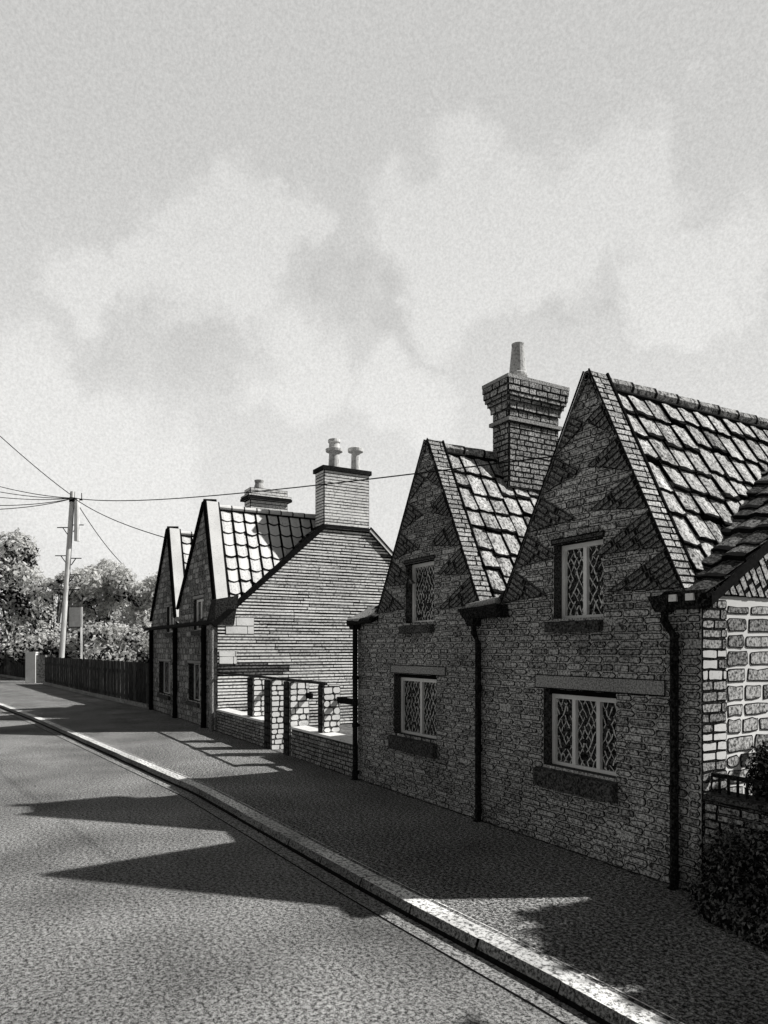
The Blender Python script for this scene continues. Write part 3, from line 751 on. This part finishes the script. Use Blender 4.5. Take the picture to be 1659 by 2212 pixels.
IV2 = [((7.78, .52, 1.2), (.20, .2, .36)), ((8.1, .6, 1.3), (.35, .3, .45)), ((7.85, .55, .6), (.3, .2, .6)), ((8.6, .7, 1.1), (.5, .3, .6))]
shrub('garden_shrub', IV2, 12000, .024, IVYS, 'dark garden shrub showing above the railing in front of the white mortared wall', 'shrub', shell=.3, pale=(-.32, .2))
# garden tree beyond the right edge, whose shade falls on the pavement
TL = [((9.3+k*.42+R()*.3, 1.35+R()*.5, z+R()*.3), (.55, .4, .5)) for k in range(-2, 10) for z in (1.2, 2.0, 3.2) if k > -2 or z < 3]+[((11.35, 1.4, 4.85), (.8, .12, .10)), ((11.9, 1.4, 4.3), (.5, .2, .3))]
shrub('small_tree', TL, 32000, .12, IVYS, 'small leafy garden tree just outside the right edge that shades the pavement', 'tree', trunk=(2.2, .08), shell=.2)

# ------------------------------------------------------------------ boundary beyond the farther cottage
def board_fence(pts, label, h=1.9):
    T = thing('board_fence', (pts[0][0], pts[0][1], 0), label, 'fence', 'dark board fences beyond the far cottage')
    m = MB()
    for (a, b) in zip(pts, pts[1:]):
        a, b = V((*a, 0)), V((*b, 0)); L = (b-a).length; d = (b-a)/L; n = int(L/.30)
        for k in range(n):
            p = a+d*(k*L/n); q = a+d*((k+.88)*L/n); z = h+(R()-.5)*.05
            nn = V((d.y, -d.x, 0))*(.012*(k % 2))
            m.bar((p+q)/2+nn+V((0, 0, .12)), (p+q)/2+nn+V((0, 0, z)), (q-p).length, .03, 0 if R() < .7 else 1, up=V((-d.y, d.x, 0)))
    m.build('board_panel', [FENCE, FENCE2], T)
    r = MB()
    for (a, b) in zip(pts, pts[1:]):
        for z in (.4, 1.5):
            r.bar((a[0], a[1]+.06, z), (b[0], b[1]+.06, z), .05, .09)
    r.build('rail', [FENCE], T)
    p_ = MB()
    for (a, b) in zip(pts, pts[1:]): p_.bar((a[0], a[1]-.05, .05), (b[0], b[1]-.05, .05), .16, .22, 0)
    p_.build('plinth', [stip('plinth_stone', .12, .55, 8)], T)
fb = lambda x, y: (at_g(x, y).x, at_g(x, y).y)
f1 = [(-18.6, .02), fb(200, 1503), fb(97, 1478)]
f2 = [fb(60, 1470), fb(0, 1460), fb(-60, 1452)]
board_fence(f1, 'long dark board fence running left from the farther cottage to the gatepost')
board_fence(f2, 'short length of dark board fence left of the gatepost at the left edge', h=2.1)
ga = at_g(70, 1475)
gp = thing('gatepost', (ga.x, ga.y, 0), 'white painted gatepost with grey side standing between two dark fences', 'gatepost')
r0 = V((-sn, -cs, 0)); 
def cam_right(): return V((sn, cs, 0))
cr = V((math.cos(math.radians(60.1)), math.sin(math.radians(60.1)), 0)); cf = V((-cr.y, cr.x, 0))
m = MB(); p = V((ga.x, ga.y, 0))
def yawbox(mb, c, a, b, z0, z1, mi=0):     # a: half-size across the view, b: half depth
    P_ = [c-cr*a-cf*b, c+cr*a-cf*b, c+cr*a+cf*b, c-cr*a+cf*b]
    mb.hexa([(q.x, q.y, z0) for q in P_]+[(q.x, q.y, z1) for q in P_], mi)
yawbox(m, p, .36, .3, -.05, 2.15); yawbox(m, p, .40, .34, 2.15, 2.23, 0)
m.build('post_front', [WHITE], gp)
m = MB(); yawbox(m, p+cr*.70+cf*.1, .32, .3, -.05, 2.0); m.build('post_side', [stip('grey_stone', .08, .42, 8)], gp)

# telegraph pole
pb_ = at_d(130, 1412, 52); pt_ = at_d(157, 1062, 52)
base = V((pb_.x, pb_.y, 0)); tp = V((pt_.x, pt_.y, pt_.z)); base = base-(tp-base)*0
tpole = thing('telegraph_pole', tuple(base), 'tall pale wooden telegraph pole with climbing steps and fanned wires', 'telegraph pole')
m = MB(); m.tube([base-V((0, 0, .1)), tp], [.21, .15], 12); m.build('pole', [POLE], tpole)
m = MB()
for s_, t_ in ((-1, 0), (1, 0)): m.tube([base-V((0, 0, .1))+cr*.21*s_, tp+cr*.15*s_], .028, 5)
m.build('pole_edge_line', [INK], tpole)  # dark lines added along both edges to outline the pole
for k, (y, s_) in enumerate(((1132, -1), (1127, 1), (1187, -1), (1192, 1), (1224, 1), (1253, -1), (1253, 1))):
    t = (y-1062)/(1412-1062.0); c = tp+(base-tp)*t*.94
    m = MB(); m.bar(c, c+cr*s_*.95, .07, .06); m.bar(c+cr*s_*.2-V((0, 0, .5)), c+cr*s_*.55, .05, .05); m.build('step', [INK], tpole)
m = MB(); c = tp+(base-tp)*.035+cr*.34
m.tube([c-V((0, 0, 3.1)), c], .19, 8); m.build('cable_box', [POLE], tpole)
m = MB(); m.bar(tp-V((0, 0, .6)), tp-V((0, 0, .6))+cr*.7, .09, .07); m.bar(tp-V((0, 0, .6))+cr*.65, tp-V((0, 0, .1))+cr*.65, .07, .05)
m.tube([tp-V((0, 0, .75)), tp-V((0, 0, .45))], .25, 10); m.build('insulator_bracket', [INK], tpole)
# wires
hub = tp-V((0, 0, .5)); hub = at_d(160, 1076, 52)
def wire(p, q, sag, label, r=.022, r2=None):
    p, q = V(p), V(q); pts = []; n = 24; rr = []
    for k in range(n+1):
        t = k/n; a = p.lerp(q, t); a.z -= sag*4*t*(1-t); pts.append(a); rr.append(r+((r2 or r)-r)*t)
    m = MB(); m.tube(pts, rr, 5); o = m.build('overhead_wire', [WIRE]); tag(o, label, 'wire', 'overhead wires from the telegraph pole')
w1 = at_w(1205, 985, -.06)
wire(hub, w1, .35, 'long overhead wire running right from the pole across both cottages', .03, .010)
wire(hub, at_w(366, 1164, -.05), .25, 'overhead wire slanting down to the small far gable', .03, .018)
wire(hub, at_d(262, 1216, 62), .3, 'overhead wire dropping steeply right into the tree tops', .03, .032)
wire(at_d(152, 1068, 52), at_d(-20, 924, 30), .1, 'steepest overhead wire rising from the pole to the upper left', .03, .018)
for (y, d, lb) in ((1046, 40, 'uppermost of the five nearly level wires running left from the pole'), (1059, 42, 'second from the top of the five nearly level wires left of the pole'), (1072, 44, 'middle of the five nearly level wires running left from the pole'), (1092, 38, 'fourth wire from the top falling slightly left of the pole'), (1101, 36, 'lowest overhead wire left of the pole')):
    wire(hub, at_d(-20, y, d), .15, lb, .03, .022)
# sign behind the fence
s0 = at_d(176, 1420, 50); T = thing('sign', (s0.x, s0.y, 0), 'blank white rectangular board on a thin pale post behind the fence', 'sign')
m = MB(); z1 = at_d(176, 1311, 50).z; b0 = V((s0.x, s0.y, 0)); m.bar(b0, b0+V((0, 0, z1)), .14, .14); m.build('post', [POLE], T)
m = MB(); zz = at_d(176, 1355, 50).z; c = b0-cr*.46
P_ = [c-cr*.42-cf*.04, c+cr*.42-cf*.04, c+cr*.42+cf*.01, c-cr*.42+cf*.01]
m.hexa([(q.x, q.y, zz) for q in P_]+[(q.x, q.y, z1) for q in P_], 0)
o = m.build('board', [stip('white_board', .7, .85, 5)], T)
m = MB()
for a, b in (((-.43, zz), (.43, zz)), ((-.43, z1), (.47, z1)), ((-.43, zz), (-.43, z1)), ((.46, zz), (.46, z1))):
    m.bar(V((c.x, c.y, a[1]))+cr*a[0]-cf*.06, V((c.x, c.y, b[1]))+cr*b[0]-cf*.06, .04, .04)
m.build('board_edge', [INK], T)

# trees beyond the fence
def tree_px(items, dist, n, size, label, h0=1.5, group='trees beyond the fence', depth=1.0, shell=.62, mats=LEAFS, trunkr=.22, pale=(.1, .3)):
    lobes = []
    for (x, y, rx, ry) in items:
        c = at_d(x, y, dist+(R()-.5)*2); k = dist/F
        lobes.append((tuple(c), (rx*k, rx*k*depth, ry*k)))
    return shrub('leafy_tree', lobes, int(n*.8), size*.85, mats, label, 'tree', trunk=(3.0, trunkr), group=group, shell=shell, pale=pale)
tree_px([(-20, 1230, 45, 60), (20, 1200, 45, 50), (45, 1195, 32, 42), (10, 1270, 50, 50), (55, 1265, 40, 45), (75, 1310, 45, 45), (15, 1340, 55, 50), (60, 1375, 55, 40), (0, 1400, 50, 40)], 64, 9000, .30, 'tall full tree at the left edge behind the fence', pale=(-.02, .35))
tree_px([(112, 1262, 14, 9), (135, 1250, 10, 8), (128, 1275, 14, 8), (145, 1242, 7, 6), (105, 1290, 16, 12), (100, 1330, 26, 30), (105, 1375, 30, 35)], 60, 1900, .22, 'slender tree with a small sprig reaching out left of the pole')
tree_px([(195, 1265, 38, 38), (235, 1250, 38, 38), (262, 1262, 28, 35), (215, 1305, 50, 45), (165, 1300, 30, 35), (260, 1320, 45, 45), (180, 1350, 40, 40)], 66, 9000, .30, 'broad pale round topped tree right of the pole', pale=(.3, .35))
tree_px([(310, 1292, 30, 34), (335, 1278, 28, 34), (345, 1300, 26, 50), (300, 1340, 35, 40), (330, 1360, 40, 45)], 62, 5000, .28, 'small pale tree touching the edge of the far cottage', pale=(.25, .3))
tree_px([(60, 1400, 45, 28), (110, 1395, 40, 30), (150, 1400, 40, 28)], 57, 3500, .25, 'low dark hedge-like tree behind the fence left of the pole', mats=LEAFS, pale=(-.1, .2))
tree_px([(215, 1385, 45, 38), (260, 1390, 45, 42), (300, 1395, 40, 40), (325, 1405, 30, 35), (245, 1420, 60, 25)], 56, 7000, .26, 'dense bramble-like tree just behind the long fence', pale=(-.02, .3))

# ------------------------------------------------------------------ light and sky
sd = V((2.87, 5.6, 5.85)).normalized()      # towards the sun
sun = bpy.data.lights.new('sun', 'SUN'); sun.energy = 5.0; sun.angle = math.radians(.9); sun.color = (1, .985, .96)
so = bpy.data.objects.new('sun', sun); COL.objects.link(so); so.rotation_euler = (-sd).to_track_quat('-Z', 'Y').to_euler()
w = bpy.data.worlds.new('World'); sc.world = w; w.use_nodes = True; nt = w.node_tree; N = nt.nodes; L = nt.links
bg = N['Background']; bg.inputs['Strength'].default_value = .1
sky = N.new('ShaderNodeTexSky'); sky.sky_type = 'NISHITA'; sky.sun_disc = False
sky.sun_elevation = math.asin(sd.z); sky.sun_rotation = math.atan2(sd.x, sd.y)
bw = N.new('ShaderNodeRGBToBW'); L.new(sky.outputs[0], bw.inputs[0])
tc = N.new('ShaderNodeTexCoord')
def math_(op, a, b=None, c=None):
    n = N.new('ShaderNodeMath'); n.operation = op
    for i, v in enumerate((a, b, c)):
        if v is None: continue
        if isinstance(v, (int, float)): n.inputs[i].default_value = v
        else: L.new(v, n.inputs[i])
    return n.outputs[0]
def mrange(v, a, b, c, d, smooth=True):
    n = N.new('ShaderNodeMapRange'); n.interpolation_type = 'SMOOTHSTEP' if smooth else 'LINEAR'
    for k, x in zip(('From Min', 'From Max', 'To Min', 'To Max'), (a, b, c, d)): n.inputs[k].default_value = x
    L.new(v, n.inputs['Value']); return n.outputs['Result']
def noise3(scale, amp, det=5, rough=.6):
    n = N.new('ShaderNodeTexNoise'); n.inputs['Scale'].default_value = scale; n.inputs['Detail'].default_value = det; n.inputs['Roughness'].default_value = rough
    L.new(tc.outputs['Generated'], n.inputs['Vector'])
    a = N.new('ShaderNodeVectorMath'); a.operation = 'SUBTRACT'; L.new(n.outputs['Color'], a.inputs[0]); a.inputs[1].default_value = (.5, .5, .5)
    b = N.new('ShaderNodeVectorMath'); b.operation = 'SCALE'; L.new(a.outputs[0], b.inputs[0]); b.inputs['Scale'].default_value = amp
    c = N.new('ShaderNodeVectorMath'); c.operation = 'ADD'; L.new(tc.outputs['Generated'], c.inputs[0]); L.new(b.outputs[0], c.inputs[1])
    return c.outputs[0]
wv = noise3(9, .22)
def banks(lst, soft):
    out = None
    for (x, y, r) in lst:
        d = ray(x, y).normalized(); rr = r/F*.82
        n = N.new('ShaderNodeVectorMath'); n.operation = 'DISTANCE'; L.new(wv, n.inputs[0]); n.inputs[1].default_value = tuple(d)
        v = mrange(n.outputs['Value'], rr*(1-soft), rr*(1+soft*.35), 1, 0)
        out = v if out is None else math_('MAXIMUM', out, v)
    return out
cloud = banks([(480, 560, 165), (330, 600, 130), (200, 640, 120), (600, 520, 100), (1330, 430, 170), (1150, 520, 180), (950, 480, 170), (1450, 560, 150), (1000, 640, 150), (620, 800, 150), (850, 860, 150), (250, 1050, 260), (1450, 640, 130), (60, 900, 150), (-350, 500, 200), (2000, 500, 260), (2300, 900, 300)], .35)
smudge = banks([(740, 620, 75), (850, 690, 65), (930, 770, 60), (640, 590, 40), (400, 740, 120), (520, 780, 90), (250, 810, 90), (330, 860, 100), (1180, 690, 60), (1290, 680, 50), (1390, 690, 45), (1340, 540, 60), (900, 730, 50)], .75)
gn = N.new('ShaderNodeTexNoise'); gn.inputs['Scale'].default_value = 330; gn.inputs['Detail'].default_value = 2; gn.inputs['Roughness'].default_value = .7; L.new(tc.outputs['Generated'], gn.inputs['Vector'])
grain = mrange(gn.outputs['Fac'], .3, .7, .88, 1.09, False)
sep = N.new('ShaderNodeSeparateXYZ'); L.new(tc.outputs['Generated'], sep.inputs[0])
elev = sep.outputs['Z']
base_ = mrange(elev, .12, .62, 7.6, 5.9)      # clear sky between clouds, x0.1 strength
cl = mrange(elev, .2, .62, 8.2, 6.9)
mixc = math_('ADD', math_('MULTIPLY', base_, math_('SUBTRACT', 1.0, cloud)), math_('MULTIPLY', cl, cloud))
mixc = math_('MULTIPLY', mixc, math_('SUBTRACT', 1.0, math_('MULTIPLY', smudge, .09)))
skyk = math_('MULTIPLY', bw.outputs[0], .10)
tot = math_('ADD', mixc, skyk)
# bright ahead, sky dimmed overhead and behind, out of view, to deepen the shade
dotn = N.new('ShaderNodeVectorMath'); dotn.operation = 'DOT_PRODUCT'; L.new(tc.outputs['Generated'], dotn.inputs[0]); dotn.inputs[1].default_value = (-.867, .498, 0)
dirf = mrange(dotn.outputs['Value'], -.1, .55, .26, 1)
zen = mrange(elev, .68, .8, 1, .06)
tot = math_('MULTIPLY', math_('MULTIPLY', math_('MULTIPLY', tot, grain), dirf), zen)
cc = N.new('ShaderNodeCombineColor'); L.new(tot, cc.inputs[0]); L.new(math_('MULTIPLY', tot, .995), cc.inputs[1]); L.new(math_('MULTIPLY', tot, .975), cc.inputs[2])
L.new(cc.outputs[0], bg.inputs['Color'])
for o in list(bpy.data.objects):
    if 'wloc' in o: del o['wloc']
print('polys', sum(len(o.data.polygons) for o in bpy.data.objects if o.type == 'MESH'))
